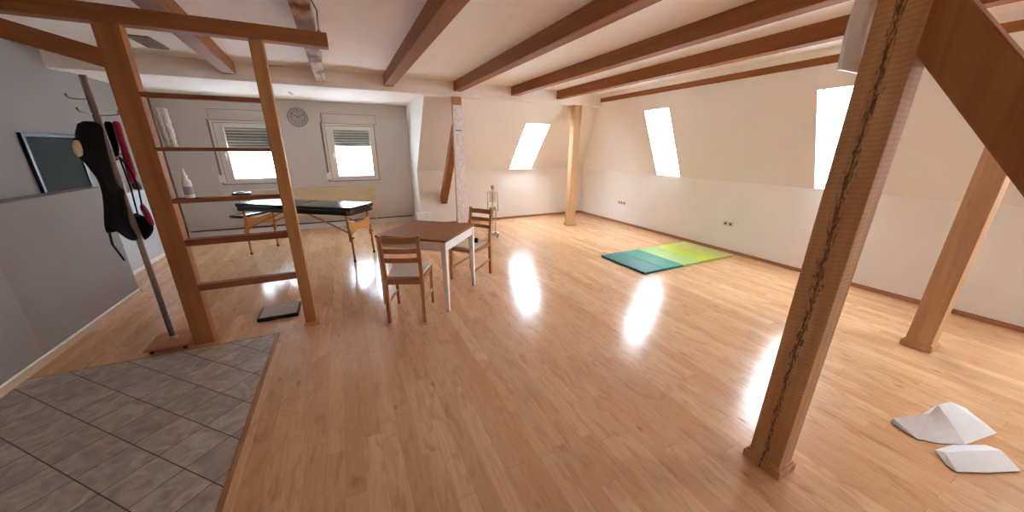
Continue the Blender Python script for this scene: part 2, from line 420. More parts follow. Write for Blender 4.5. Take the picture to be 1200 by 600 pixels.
# ------------------------------------------------------------ room
ZC = 2.625
XL, XR, YN, YK, YF = -2.78, 5.5, -1.7, 7.3, 8.0
bm = newbm(); box(bm, (XL - .3, YN - .3, -.12), (XR + .3, YF + .3, 0)); struct(link('floor', bm, M['floor']))
bm = newbm(); box(bm, (XL, YN, 0.0005), (-.735, 3.35, .004)); struct(link('floor_tiles', bm, M['tiles']))
bm = newbm(); box(bm, (-.735, YN, 0), (-.705, 3.365, .006), .002); box(bm, (XL, 3.35, 0), (-.735, 3.368, .005), .002)
struct(link('trim_1', bm, M['trimwood_y']))
bm = newbm(); box(bm, (XL - .3, YN - .3, ZC), (5.1, 6.35, ZC + .12)); struct(link('ceiling', bm, M['ceil']))
bm = newbm(); box(bm, (XL - .2, 5.98, 2.41), (4.98, 6.2, ZC + .01), .006); struct(link('trim_2', bm, M['ceil']))   # boxed purlin, far
bm = newbm(); box(bm, (XL - .2, .44, 2.41), (4.98, .66, ZC + .01), .006); struct(link('trim_3', bm, M['ceil']))     # boxed purlin, near
bm = newbm(); box(bm, (XL - .2, 6.19, 2.43), (1.44, 8.2, 2.6)); struct(link('ceiling_dormer', bm, M['ceil']))

W1 = (-1.99, -1.05, .945, 2.04); W2 = (-.265, .68, .945, 2.04)
bm = newbm()
ox = XL - .2
panel(bm, (ox, YF, -.05), (1, 0, 0), (0, 0, 1), (0, 1, 0), 1.46 - ox, 2.6,
      [(w[0] - ox, w[1] - ox, w[2] + .05, w[3] + .05) for w in (W1, W2)], .28)
struct(link('wall_far', bm, M['wall_grey']))
bm = newbm(); prism(bm, [(8.2, 0), (7.31, 0), (7.31, 1.14), (6.19, 2.43), (6.19, 2.6), (8.2, 2.6)], 'x', 1.36, 1.46); struct(link('wall_dormer', bm, M['wall_warm']))
# far knee wall and slope
bm = newbm(); box(bm, (1.365, YK, -.05), (XR + .2, YK + .2, 1.15)); struct(link('wall_far_low', bm, M['wall_warm']))
sy, sz = -(7.3 - 6.5), (2.067 - 1.147); Ls = math.hypot(sy, sz); vf = (0, sy / Ls, sz / Ls); nf = (0, sz / Ls, -sy / Ls)
bm = newbm()
panel(bm, (1.365, YK, 1.147), (1, 0, 0), vf, nf, 4.3, 2.2, [(3.44 - 1.365, 3.997 - 1.365, .03, .005 + Ls)], .20)
struct(link('wall_far_slope', bm, M['wall_warm']))
# right knee wall and slope
bm = newbm(); box(bm, (XR, YN - .2, -.05), (XR + .2, YK + .2, 1.125)); struct(link('wall_right_low', bm, M['wall_warm']))
rx, rz = -(5.5 - 4.975), (2.24 - 1.12); Lr = math.hypot(rx, rz); vr = (rx / Lr, 0, rz / Lr); nr = (rz / Lr, 0, -rx / Lr)
SKYL_Y = [(4.405, 4.929), (1.834, 2.358), (-.737, -.213)]
bm = newbm()
panel(bm, (XR, YN - .2, 1.12), (0, 1, 0), vr, nr, 7.7 - YN, 1.8, [(a - YN + .2, b - YN + .2, .005, .005 + Lr) for a, b in SKYL_Y], .16)
struct(link('wall_right_slope', bm, M['wall_warm']))
bm = newbm(); box(bm, (XL - .2, YN - .3, -.05), (XL, YF + .2, 2.7)); struct(link('wall_left', bm, M['wall_left']))
BW = []
bm = newbm()
panel(bm, (ox, YN, -.05), (1, 0, 0), (0, 0, 1), (0, -1, 0), XR + .2 - ox, 2.8, [(a - ox, b - ox, c + .05, d + .05) for a, b, c, d in BW], .2)
struct(link('wall_near', bm, M['wall_warm']))
# half-height walls on the left
bm = newbm(); box(bm, (-2.42, 3.6, 0), (-2.26, 5.05, 1.2), .006); box(bm, (-2.42, YN, 0), (-2.26, 3.6, 1.2)); struct(link('wall_half', bm, M['wall_left']))
bm = newbm(); box(bm, (XL, 5.35, 0), (-2.64, 7.0, 1.0), .006); struct(link('wall_ledge', bm, M['ledge']))
M['palewood'] = wood('pale skirting', (206, 182, 156), (190, 160, 132), 'y', .5, 2, .05)
# baseboards
def bb(name, lo, hi, mat): b = newbm(); box(b, lo, hi, .004); struct(link(name, b, mat))
bb('baseboard_far', (1.57, 7.282, 0), (XR, 7.3, .05), M['trimwood'])
bb('baseboard_right', (5.482, YN, 0), (5.5, 7.282, .05), M['trimwood_y'])
bb('baseboard_dormer', (XL + .02, 7.975, 0), (1.36, 8.0, .10), M['white'])
bb('baseboard_half', (-2.262, YN, 0), (-2.244, 5.05, .055), M['palewood'])
bb('baseboard_half_end', (-2.42, 5.05, 0), (-2.244, 5.066, .055), M['trimwood'])
bb('baseboard_half_top', (-2.262, YN, .055), (-2.25, 5.05, .07), M['white'])
bb('baseboard_ledge', (-2.642, 5.35, 0), (-2.625, 7.0, .06), M['white'])
bb('baseboard_near', (-2.2, YN, 0), (5.48, YN + .018, .05), M['trimwood'])

# windows
def window(idx, w, y, shut, out=1, handle=True):
    x0, x1, z0, z1 = w
    b = newbm()   # outer frame
    for lo, hi in (((x0, 0, z0), (x0 + .07, .07, z1)), ((x1 - .07, 0, z0), (x1, .07, z1)), ((x0 + .07, 0, z0), (x1 - .07, .07, z0 + .05)), ((x0 + .07, 0, z1 - .06), (x1 - .07, .07, z1))):
        box(b, lo, hi, .004)
    f = struct(link('window_%d' % idx, b, M['whiteplastic'], loc=(0, y, 0)))
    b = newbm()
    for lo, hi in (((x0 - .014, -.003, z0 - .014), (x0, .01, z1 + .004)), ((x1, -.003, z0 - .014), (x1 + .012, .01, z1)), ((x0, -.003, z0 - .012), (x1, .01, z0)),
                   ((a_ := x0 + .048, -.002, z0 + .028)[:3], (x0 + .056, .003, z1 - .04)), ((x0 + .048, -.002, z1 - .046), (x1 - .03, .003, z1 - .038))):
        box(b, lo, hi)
    link('seal_strip', b, M['seal'], f)  # dark strips stand in for the shadow lines around frame and sash
    if out < 0: f.scale = (1, -1, 1)
    b = newbm(); a0, a1, c0, c1 = x0 + .055, x1 - .035, z0 + .035, z1 - .045
    g0, g1, h0, h1 = x0 + .187, x1 - .1, z0 + .095, z1 - .115
    for lo, hi in (((a0, -.018, c0), (g0, .045, c1)), ((g1, -.018, c0), (a1, .045, c1)), ((g0, -.018, c0), (g1, .045, h0)), ((g0, -.018, h1), (g1, .045, c1))):
        box(b, lo, hi, .006)
    link('window_sash', b, M['whiteplastic'], f)
    b = newbm(); box(b, (g0 - .005, .012, h0 - .005), (g1 + .005, .02, h1 + .005)); link('window_pane', b, M['glass'], f)
    b = newbm(); t = (.009,)
    hx = g0 - .05
    box(b, (hx - .015, -.026, (z0 + z1) / 2 - .08), (hx + .015, -.016, (z0 + z1) / 2 + .0), .004)
    tube(b, [(hx, -.02, (z0 + z1) / 2 - .02), (hx, -.055, (z0 + z1) / 2 - .02), (hx, -.058, (z0 + z1) / 2 - .13)], .009, 8)
    link('window_handle', b, M['white'], f, smooth=True)
    if shut:
        b = newbm(); z = h1 + .04
        while z > shut + .03:
            box(b, (x0 + .06, .078, z - .041), (x1 - .06, .096, z - .006), .006); z -= .050
        box(b, (x0 + .06, .080, shut), (x1 - .06, .096, z), .003)
        sh_ = link('roller_shutter', b, M['shutter'], f)
        b = newbm(); box(b, (x0 + .06, .0965, shut), (x1 - .06, .10, h1 + .04)); link('shutter_backing', b, M['bone_d'], sh_)
        b = newbm(); box(b, (x0 + .02, -.03, z1 + .005), (x1 + .045, .0, z1 + .17), .004); sb_ = link('shutter_box', b, M['wall_box'], f)
        b = newbm(); box(b, (x0 + .012, -.006, z1 - .002), (x1 + .053, .0, z1 + .178)); link('box_seal', b, M['seal'], sb_)  # dark rim drawn as the shadow line around the box
        b = newbm(); box(b, (x0 - .027, -.003, .97 + .12), (x0 - .018, -.001, z1 + .02)); link('shutter_strap', b, M['strapgrey'], f)
        b = newbm(); box(b, (x0 - .055, -.03, .975), (x0 + .04, 0, 1.11), .008); link('strap_winder', b, M['white'], f)
    return f
M['wall_box'] = plain('painted shutter box', (214, 206, 198), .6, vary=.02)
M['darkgreen'] = plain('dark green print', (30, 38, 32), .9)
M['seal'] = plain('dark seal', (112, 96, 84), .8)  # shade tone for the window and box outlines
M['strapgrey'] = plain('strap grey', (130, 120, 110), .8)
window(1, W1, YF, 1.509); window(2, W2, YF, 1.628)
for k, w in enumerate(BW):
    window(7 + k, w, YN, None, out=-1)
# skylights: frame and pane at the outer face
def skylight(idx, o, u, v, n, U, V):
    o, u, v, n = map(Vector, (o, u, v, n)); R = Matrix((u, v, n)).transposed().to_4x4(); R.translation = o
    b = newbm(); t = .03
    for lo, hi in (((-.02, -.02, .10), (t, V + .02, .17)), ((U - t, -.02, .10), (U + .02, V + .02, .17)), ((t, -.02, .10), (U - t, t, .17)), ((t, V - t, .10), (U - t, V + .02, .17))):
        box(b, lo, hi, 0, R)
    f = struct(link('window_%d' % idx, b, M['whiteplastic']))
    b = newbm(); box(b, (t - .005, t - .005, .13), (U - t + .005, V - t + .005, .137), 0, R); link('window_pane', b, M['glass'], f)
    b = newbm(); box(b, (U / 2 - .06, V - .06, .085), (U / 2 + .06, V - .045, .105), .003, R); link('window_handle', b, M['whiteplastic'], f)
skylight(3, (3.44, YK, 1.147 + .004), (1, 0, 0), vf, nf, .557, Ls)
R3 = Matrix((Vector((1, 0, 0)), Vector(vf), Vector(nf))).transposed().to_4x4(); R3.translation = (3.44, YK, 1.147)
b = newbm(); box(b, (-.01, .0, -.045), (.567, .028, .0), .004, R3); struct(link('window_sill', b, M['whiteplastic']))  # lip added to keep grazing sky light off the wall below
for k, (a, b_) in enumerate(SKYL_Y):
    skylight(4 + k, (XR, a, 1.124), (0, 1, 0), vr, nr, b_ - a, Lr)

# ------------------------------------------------------------ beams & posts
def beam(p0, p1, w, label, mat, z0=2.48, h=.15):
    b = newbm(); bar(b, (*p0, z0 + h / 2), (*p1, z0 + h / 2), w, h, .005)
    o = link('ceiling_beam', b, mat); return tag(o, label, 'beam', 'exposed ceiling beams')
beam((.79, .64), (.79, 5.985), .14, 'brown ceiling beam between the pale limewashed beam and the beam ending over the chart post', M['beam'])
beam((1.87, .64), (1.87, 5.985), .13, 'brown ceiling beam that ends right above the post with the paper chart', M['beam'])
beam((2.91, .64), (2.91, 5.985), .125, 'brown ceiling beam third from the right sloping wall', M['beam'])
beam((3.85, .64), (3.85, 5.985), .125, 'brown ceiling beam next to the one along the right sloping wall', M['beam'])
beam((4.89, .64), (4.89, 5.985), .125, 'brown ceiling beam tight against the top of the right sloping wall', M['beam'])
beam((-.115, .64), (-.115, 5.985), .125, 'pale limewashed rough ceiling beam with a bare brown stretch and a black cable', M['whitewash'])
beam((-.86, .64), (-1.15, 5.985), .14, 'skewed brown ceiling beam crossing above the timber ladder frame', M['beam'])

b = newbm(); tube(b, [(-.045, 2.3, 2.60), (-.04, 2.7, 2.55), (-.045, 3.0, 2.53), (-.02, 3.2, 2.53), (-.028, 3.45, 2.5), (-.03, 3.66, 2.51)], .006, 8)
cab = tag(link('power_cable', b, M['blackplastic'], smooth=True), 'black cable hanging along the pale limewashed ceiling beam', 'cable')
b = newbm(); tube(b, [(-.03, 3.62, 2.51), (-.03, 3.72, 2.515)], .012, 10); link('plug', b, M['blackplastic'], cab)

def plinth(root, hx, hy, mat, name='plinth'):
    b = newbm(); box(b, (-hx - .018, -hy - .018, 0), (hx + .018, hy + .018, .05), .006); box(b, (-hx - .008, -hy - .008, .05), (hx + .008, hy + .008, .062), .004)
    link(name, b, mat, root)
def post(label, x, y, hx, hy, h, mat, pl=True):
    r = thing('wooden_post', label, 'post', (x, y, 0), 0, 'roof posts')
    b = newbm(); box(b, (-hx, -hy, 0), (hx, hy, h), .007); link('shaft', b, mat, r)
    if pl: plinth(r, hx, hy, mat)
    return r
pA = post('wooden post covered by the tall paper chart', 1.875, 6.09, .07, .07, 2.412, M['post'])
b = newbm(); bar(b, (-.005, .05, 1.95), (-.005, 1.20, .50), .13, .14, .005); link('brace', b, M['beam'], pA)
pB = post('slim light wooden post standing free before the far right corner', 4.345, 6.10, .085, .07, 2.412, M['post'])
pC = post('big rough cracked wooden post in the right foreground', 1.855, .668, .055, .073, 2.412, M['oldpost'])
b = newbm(); bar(b, (0, -.05, 2.06), (0, -1.62, .0), .10, .15, .006); link('brace', b, M['pine_dark'], pC)
pD = post('wooden post at the right edge of the photo by the right wall', 4.275, .79, .075, .075, 2.412, M['post'])

# ------------------------------------------------------------ ladder frame
lf = thing('timber_ladder_frame', 'open timber ladder-like partition frame with five rungs beside the tiled floor', 'partition', (0, 3.42, 0))
b = newbm(); box(b, (-1.32, 0, 0), (-1.185, .09, 2.36), .005); link('post', b, M['pine_dark'], lf)
b = newbm(); box(b, (-.502, 0, 0), (-.412, .075, 2.36), .005); link('post', b, M['pine'], lf)
b = newbm(); box(b, (-2.2, -.035, 2.345), (.025, .065, 2.445), .006); link('top_beam', b, M['beam_x'], lf)
b = newbm(); bar(b, (-1.31, .05, 2.145), (-2.2, .05, 2.4), .075, .11, .005); link('brace', b, M['beam_x'], lf)
for z, dep, th in ((1.953, .07, .03), (1.592, .07, .026), (1.222, .08, .034), (.905, .075, .052), (.525, .07, .052)):
    b = newbm(); box(b, (-1.187, .0, z - th), (-.5, dep, z), .004); link('rung', b, M['rung'], lf)
b = newbm(); box(b, (-.512, -.035, 0), (-.385, .09, .03), .005); link('foot_block', b, M['pine'], lf)

# bottle on third rung
bt = thing('glue_bottle', 'white plastic bottle with pointed nozzle standing on a rung of the ladder frame', 'bottle', (-1.088, 3.465, 1.222))
b = newbm(); lathe(b, [(.026, 0), (.029, .004), (.029, .11), (.027, .128), (.015, .142), (.013, .15)], 24); autosmooth(link('body', b, M['whiteplastic'], bt))
b = newbm(); lathe(b, [(.017, .150), (.017, .168), (.012, .172)], 20); autosmooth(link('cap', b, M['whiteplastic'], bt))
b = newbm(); lathe(b, [(.010, .172), (.007, .195), (.0025, .217)], 16); autosmooth(link('nozzle', b, M['whiteplastic'], bt))
b = newbm(); lathe(b, [(.0294, .028), (.0296, .03), (.0296, .085), (.0294, .087)], 24); autosmooth(link('label_wrap', b, M['label'], bt))

# crumpled roll on second rung
b = newbm(); random.seed(3)
N, K = 26, 20
for cx_ in (-.013, .013):
    rings = []
    for i in range(N + 1):
        z = i / N * .265; ring = []
        for k in range(K):
            a = 2 * PI * k / K; r = .021 * (1 + .26 * random.uniform(-1, 1)) * (1 if 0 < i < N else .8)
            ring.append(b.verts.new((cx_ + r * math.cos(a) - z * .02, r * math.sin(a) * .9, z)))
        rings.append(ring)
    for r0, r1 in zip(rings, rings[1:]):
        for k in range(K): b.faces.new((r0[k], r0[(k + 1) % K], r1[(k + 1) % K], r1[k]))
    b.faces.new(rings[0][::-1]); b.faces.new(rings[-1])
tag(link('paper_roll', b, M['paper'], smooth=True, loc=(-1.108, 3.462, 1.594)), 'white crumpled double paper roll leaning upright on a rung of the ladder frame', 'paper roll')

# floor grate
gr = thing('floor_grate', 'grey slatted metal grate lying on the floor beside the ladder frame', 'grate', (-.757, 3.83, 0), 0)
b = newbm()
for lo, hi in (((-.17, -.155, 0), (.17, -.14, .035)), ((-.17, .14, 0), (.17, .155, .035)), ((-.17, -.14, 0), (-.155, .14, .035)), ((.155, -.14, 0), (.17, .14, .035))): box(b, lo, hi, .002)
link('rim', b, M['blackplastic'], gr)
b = newbm(); box(b, (-.155, -.14, .002), (.155, .14, .01)); link('tray', b, M['blackplastic'], gr)
for k in range(7):
    b = newbm(); y = -.118 + k * .0393; box(b, (-.155, y - .010, .022), (.155, y + .010, .042), .003); link('slat', b, M['slatgrey'], gr)

# ------------------------------------------------------------ table and chairs
tb = thing('dining_table', 'square table with brown wooden top and white legs', 'table', (.75, 3.652, 0), .872)
L2, W2_ = .395, .387
b = newbm(); box(b, (-L2, -W2_, .738), (L2, W2_, .762), .004); link('tabletop', b, M['tabletop'], tb)
b = newbm(); box(b, (-L2 + .006, -W2_ + .006, .722), (L2 - .006, W2_ - .006, .738)); link('top_edging', b, M['white'], tb)
b = newbm()
for lo, hi in (((-L2 + .05, -W2_ + .012, .645), (L2 - .05, -W2_ + .032, .722)), ((-L2 + .05, W2_ - .032, .645), (L2 - .05, W2_ - .012, .722)),
               ((-L2 + .012, -W2_ + .05, .645), (-L2 + .032, W2_ - .05, .722)), ((L2 - .032, -W2_ + .05, .645), (L2 - .012, W2_ - .05, .722))): box(b, lo, hi, .002)
link('apron', b, M['white'], tb)
for sx in (-1, 1):
    for sy_ in (-1, 1):
        b = newbm(); x, y = sx * (L2 - .034), sy_ * (W2_ - .034)
        bar(b, (x, y, .722), (x + sx * .006, y + sy_ * .006, 0), .056, .056, .004, up=(0, 1, 0), w1=.036, h1=.036); link('leg', b, M['white'], tb)

def make_chair(label, loc, rz, b_=.165, f_=.18, d=.205, h=.865):
    c = thing('dining_chair', label, 'chair', loc, rz, 'dining chairs')
    for s in (-1, 1):
        b = newbm(); x = s * b_
        bar(b, (x, -d - .022, 0), (x, -d, .44), .032, .034, .003, up=(0, 1, 0)); bar(b, (x, -d, .43), (x, -d - .055, h), .032, .032, .003, up=(0, 1, 0))
        link('rear_leg', b, M['chair'], c)
        b = newbm(); bar(b, (s * f_, d - .01, .43), (s * f_, d, 0), .034, .034, .003, up=(0, 1, 0), w1=.026, h1=.026); link('front_leg', b, M['chair'], c)
        b = newbm(); bar(b, (s * b_, -d - .005, .2), (s * f_, d - .005, .16), .018, .026, .003); link('stretcher', b, M['chair'], c)
    for z, hh in ((h - .045, .058), (h - .145, .045), (h - .235, .045)):
        y = -d - .055 * (z - .43) / (h - .43)
        b = newbm(); n = 8; v = []
        for i in range(n + 1):
            t = i / n; xx = -b_ + 2 * b_ * t; yy = y - .016 * math.sin(PI * t)
            v.append([b.verts.new((xx, yy + dy, z + dz)) for dy, dz in ((-.008, -hh / 2), (.008, -hh / 2), (.008, hh / 2), (-.008, hh / 2))])
        for p, q in zip(v, v[1:]):
            for k in range(4): b.faces.new((p[k], p[(k + 1) % 4], q[(k + 1) % 4], q[k]))
        b.faces.new(v[0][::-1]); b.faces.new(v[-1]); link('back_slat', b, M['chair_x'], c)
    b = newbm()
    for p0, p1 in (((-b_, -d, .41), (b_, -d, .41)), ((-f_, d - .01, .41), (f_, d - .01, .41)), ((-b_, -d, .41), (-f_, d - .01, .41)), ((b_, -d, .41), (f_, d - .01, .41))): bar(b, p0, p1, .02, .05, .002)
    link('seat_rail', b, M['chair_x'], c)
    b = newbm(); w = f_ + .012; prism(b, [(-b_ + .014, -d + .012), (b_ - .014, -d + .012), (w, d + .02), (-w, d + .02)], 'z', .432, .462, .010)
    autosmooth(link('seat_cushion', b, M['cushion'], c), 50)
    return c
make_chair('slatted wooden chair with cream seat on the near side of the table, seen from behind', (.456, 3.295, 0), -.375)
make_chair('slatted wooden chair with a pouch on its seat, beside the skeleton model', (1.34, 3.995, 0), 2.212, .155, .165)
b = newbm(); random.seed(5)
b2 = bmesh.new(); bmesh.ops.create_icosphere(b2, subdivisions=3, radius=1)
for v in b2.verts:
    k = 1 + .12 * math.sin(7 * v.co.x + 3) * math.cos(6 * v.co.y); v.co = Vector((v.co.x * .038 * k, v.co.y * .025 * k, max(-.9, v.co.z) * .034 * k + .03))
merge(b, b2)
pp = tag(link('small_pouch', b, M['black'], smooth=True, loc=(1.395, 3.93, .468), rot=(0, 0, .6)), 'small black pouch lying on the cream seat of the chair by the skeleton model', 'pouch')

# ------------------------------------------------------------ massage table
mt = thing('massage_table', 'black padded folding massage table with wooden legs under the windows', 'massage table', (-.584, 6.01, 0), -.637)
ML, MW, MH = .96, .282, .80
for s, nm in ((-1, 'pad'), (1, 'pad')):
    b = newbm(); x0, x1 = (-ML, -.003) if s < 0 else (.003, ML); box(b, (x0, -MW, MH - .055), (x1, MW, MH), .02, seg=4)
    autosmooth(link(nm, b, M['blackvinyl'], mt), 60)
b = newbm()
for lo, hi in (((-ML + .02, -MW + .012, MH - .115), (ML - .02, -MW + .03, MH - .055)), ((-ML + .02, MW - .03, MH - .115), (ML - .02, MW - .012, MH - .055)),
               ((-ML + .02, -MW + .03, MH - .115), (-ML + .038, MW - .03, MH - .055)), ((ML - .038, -MW + .03, MH - .115), (ML - .02, MW - .03, MH - .055))): box(b, lo, hi, .003)
link('side_frame', b, M['blackvinyl'], mt)
lx, ly = ML - .085, MW - .035
for sx in (-1, 1):
    for s_ in (-1, 1):
        b = newbm(); bar(b, (sx * (lx - .02), s_ * ly, MH - .06), (sx * (lx), s_ * ly, .30), .024, .034, .003, up=(1, 0, 0)); 
        bar(b, (sx * (lx + .012), s_ * ly, .46), (sx * (lx + .02), s_ * ly, .03), .022, .026, .003, up=(1, 0, 0))
        lg = link('leg', b, M['beech'], mt)
        b = newbm(); lathe(b, [(.016, 0), (.018, .004), (.018, .028), (.014, .034)], 14, c=(sx * (lx + .02), s_ * ly, 0)); link('rubber_foot', b, M['blackplastic'], lg)
        b = newbm(); tube(b, [(sx * (lx + .03), s_ * ly, .36), (sx * (lx + .055), s_ * ly, .36)], .016, 12); link('knob', b, M['beech'], lg)
        b = newbm(); bar(b, (sx * (lx - .01), s_ * (ly - .025), .42), (sx * .2, s_ * (ly - .025), MH - .11), .016, .022, .002); link('diagonal_brace', b, M['beech'], mt)
    b = newbm(); pts = []
    n = 12
    for i in range(n + 1):
        t = i / n; pts.append((-ly + 2 * ly * t, MH - .20 - .05 * math.sin(PI * t)))
    for i in range(n + 1):
        t = i / n; pts.append((ly - 2 * ly * t, MH - .42 + .07 * math.sin(PI * t) + .0))
    prism(b, pts, 'x', sx * lx - .008, sx * lx + .008, .002); link('end_panel', b, M['beechply'], mt)
b = newbm(); pts = [(-ML - .03, -.0 + .14, MH - .02)]
cr = []
for i in range(25):
    a = PI * .5 + PI * 2 * (i / 24) * .86 + PI * .14
    cr.append((-ML - .14 + .10 * math.cos(a), .10 * math.sin(a), MH + .095))
tube(b, cr, .03, 12); fc = link('face_cradle', b, M['blackvinyl'], mt, smooth=True)
b = newbm(); tube(b, [(-ML + .01, -.08, MH - .08), (-ML - .12, -.08, MH - .02), (-ML - .14, -.08, MH + .07)], .008, 8); tube(b, [(-ML + .01, .08, MH - .08), (-ML - .12, .08, MH - .02), (-ML - .14, .08, MH + .07)], .008, 8); link('cradle_rod', b, M['chrome'], fc)
b = newbm(); box(b, (-ML - .20, -MW + .04, MH - .235), (-ML + .02, MW - .04, MH - .2), .014, seg=3); ar = autosmooth(link('arm_shelf', b, M['blackvinyl'], mt), 60)
for y in (-.16, .16):
    b = newbm(); box(b, (-ML + .0, y - .012, MH - .205), (-ML + .006, y + .012, MH - .06)); link('hanging_strap', b, M['black'], ar)
b = newbm(); tube(b, [(-.07, -MW - .002, MH - .09), (-.06, -MW - .012, MH - .12), (.06, -MW - .012, MH - .12), (.07, -MW - .002, MH - .09)], .008, 8); link('carry_handle', b, M['blackplastic'], mt)
for x, y in ((ML - .06, -MW + .008), (ML - .02, MW - .05)):
    b = newbm(); box(b, (x - .01, y - .006, MH - .085), (x + .01, y + .006, MH - .05), .002); link('corner_bracket', b, M['chrome'], mt)

# ------------------------------------------------------------ radiator, pipes
rd = thing('panel_radiator', 'long cream ribbed panel radiator under the two windows', 'radiator', (-.59, 7.995, .25))
b = newbm(); x = -1.15
while x < 1.15:
    prism(b, [(x, -.10), (x + .008, -.112), (x + .026, -.112), (x + .034, -.10)], 'z', .03, .53); x += .0345
box(b, (-1.16, -.102, .0), (1.17, -.075, .56), .004); link('ribbed_panel', b, M['radiator'], rd)
b = newbm(); box(b, (-1.17, -.105, .56), (1.18, -.02, .58), .004); link('top_grille', b, M['radiator'], rd)
b = newbm(); box(b, (-1.16, -.06, .02), (1.17, -.035, .56), .004); link('rear_panel', b, M['radiator'], rd)
for x in (-.9, 0, .9):
    b = newbm(); box(b, (x - .02, -.036, .1), (x + .02, 0, .5)); link('bracket', b, M['white'], rd)
b = newbm(); tube(b, [(1.12, -.05, .02), (1.12, -.05, -.15)], .008, 8); link('supply_pipe', b, M['white'], rd)
b = newbm(); tube(b, [(-2.62, 7.965, .122), (1.30, 7.965, .122)], .013, 10); tag(link('heating_pipe', b, M['brownpipe'], smooth=True), 'brown horizontal heating pipe running above the white baseboard of the window wall', 'pipe')
b = newbm(); box(b, (-2.745, 7.93, .0), (-2.675, 7.998, 2.43), .006); tag(link('riser_duct', b, M['darkpipe']), 'dark grey vertical pipe duct in the far left corner', 'pipe')
b = newbm(); box(b, (1.27, 7.2, 0), (1.57, 7.299, .30), .008); box(b, (1.262, 7.192, .285), (1.578, 7.299, .303), .004); tag(link('pipe_box', b, M['white']), 'low white pipe box at the foot of the dormer corner behind the table', 'box')

# ------------------------------------------------------------ wall clock
ck = thing('wall_clock', 'round silver wall clock between the two windows', 'clock', (-.634, 7.998, 2.13))
RX = Matrix.Rotation(PI / 2, 4, 'X')
b = newbm(); lathe(b, [(.165, 0), (.17, .01), (.17, .03), (.16, .042), (.15, .04), (.145, .026), (.02, .026)], 48, M=RX); autosmooth(link('case', b, M['chrome'], ck))
b = newbm(); lathe(b, [(.145, .0265), (.145, .029), (.001, .029)], 48, M=RX); link('dial', b, M['clockface'], ck)
def text_mesh(s, size):
    cu = bpy.data.curves.new('t', 'FONT'); cu.body = s; cu.size = size; cu.align_x = 'CENTER'; cu.align_y = 'CENTER'; cu.extrude = .001; cu.offset = .0012
    o = bpy.data.objects.new('t', cu); COL.objects.link(o)
    bpy.context.view_layer.update()
    me = bpy.data.meshes.new_from_object(o.evaluated_get(bpy.context.evaluated_depsgraph_get()))
    bpy.data.objects.remove(o); bpy.data.curves.remove(cu); return me
for k in range(1, 13):
    nm = newbm()
    me = text_mesh(str(k), .05); a = PI / 2 - k * PI / 6
    T = Matrix.Translation((.112 * math.cos(a), -.0315, .112 * math.sin(a))) @ RX
    for v in me.vertices: v.co = T @ v.co
    nm.from_mesh(me); bpy.data.meshes.remove(me); link('numeral', nm, M['clockink'], ck)
b = newbm(); bar(b, (.01, -.034, -.006), (-.055, -.034, .035), .002, .011, up=(0, 0, 1)); link('hour_hand', b, M['clockink'], ck)
b = newbm(); bar(b, (-.012, -.037, -.006), (.085, -.037, .045), .002, .008, up=(0, 0, 1)); link('minute_hand', b, M['clockink'], ck)

# ------------------------------------------------------------ chart on post
b = newbm(); n = 40; rows = []
for i in range(n + 1):
    z = .28 + 2.0 * i / n; wob = .004 * math.sin(i * .7) + .003 * math.sin(i * 1.9)
    rows.append([b.verts.new((-.094 + .19 * j / 4, wob + .003 * math.sin(j * 1.3 + i * .4) - .006 + dy, z)) for dy in (0, .0015) for j in range(5)])
for r0, r1 in zip(rows, rows[1:]):
    for j in range(4):
        b.faces.new((r0[j], r0[j + 1], r1[j + 1], r1[j])); b.faces.new((r0[5 + j], r1[5 + j], r1[6 + j], r0[6 + j]))
    b.faces.new((r0[0], r1[0], r1[5], r0[5])); b.faces.new((r0[4], r0[9], r1[9], r1[4]))
for r in (rows[0], rows[-1]):
    for j in range(4): b.faces.new((r[j], r[j + 1], r[6 + j], r[5 + j]))
ch = tag(link('paper_chart', b, M['chart'], loc=(1.879, 6.008, 0)), 'long white paper measuring chart with handwriting hanging down the wooden post', 'chart')
b = newbm(); box(b, (-.07, -.018, 1.875), (.03, -.011, 1.888)); link('marker_line', b, M['bone_d'], ch)

# ------------------------------------------------------------ folding mat
gm = thing('folding_gym_mat', 'folding exercise mat in teal to lime green sections on the floor', 'exercise mat', (3.455, 3.085, 0), .012)
for k in range(5):
    x0 = k * .38; b = newbm(); box(b, (x0 + .0015, 0, 0), (x0 + .3785, .87, .032), .007, seg=3)
    o = autosmooth(link('mat_section', b, M['mat%d' % k], gm), 60)
    o['label'] = ['dark teal section', 'green teal section', 'light green section', 'lime green section', 'pale olive green section'][k]

# ------------------------------------------------------------ wall sockets
def socket(y, z, label, grp):
    s = thing('wall_socket', label, 'socket', (5.499, y, z), 0, grp); RY = Matrix.Rotation(-PI / 2, 4, 'Y')
    b = newbm(); box(b, (-.010, -.040, -.040), (0, .040, .040), .004); link('cover_plate', b, M['socketplate'], s)
    b = newbm(); lathe(b, [(.021, .0085), (.021, .0115), (.017, .0112)], 24, M=RY); link('socket_insert', b, M['socket_d'], s)
M['socketplate'] = plain('cream socket plate', (224, 210, 188), .4, vary=.02)
for y, l in ((5.87, 'socket furthest from the camera in the row of three on the right wall'), (5.79, 'middle socket in the row of three on the right wall'), (5.71, 'nearest socket in the row of three on the right wall')):
    socket(y, .46, l, 'row of three sockets')
for y, l in ((3.41, 'left of the pair of wall sockets above the lime end of the mat'), (3.328, 'right of the pair of wall sockets above the lime end of the mat')):
    socket(y, .46, l, 'pair of sockets')

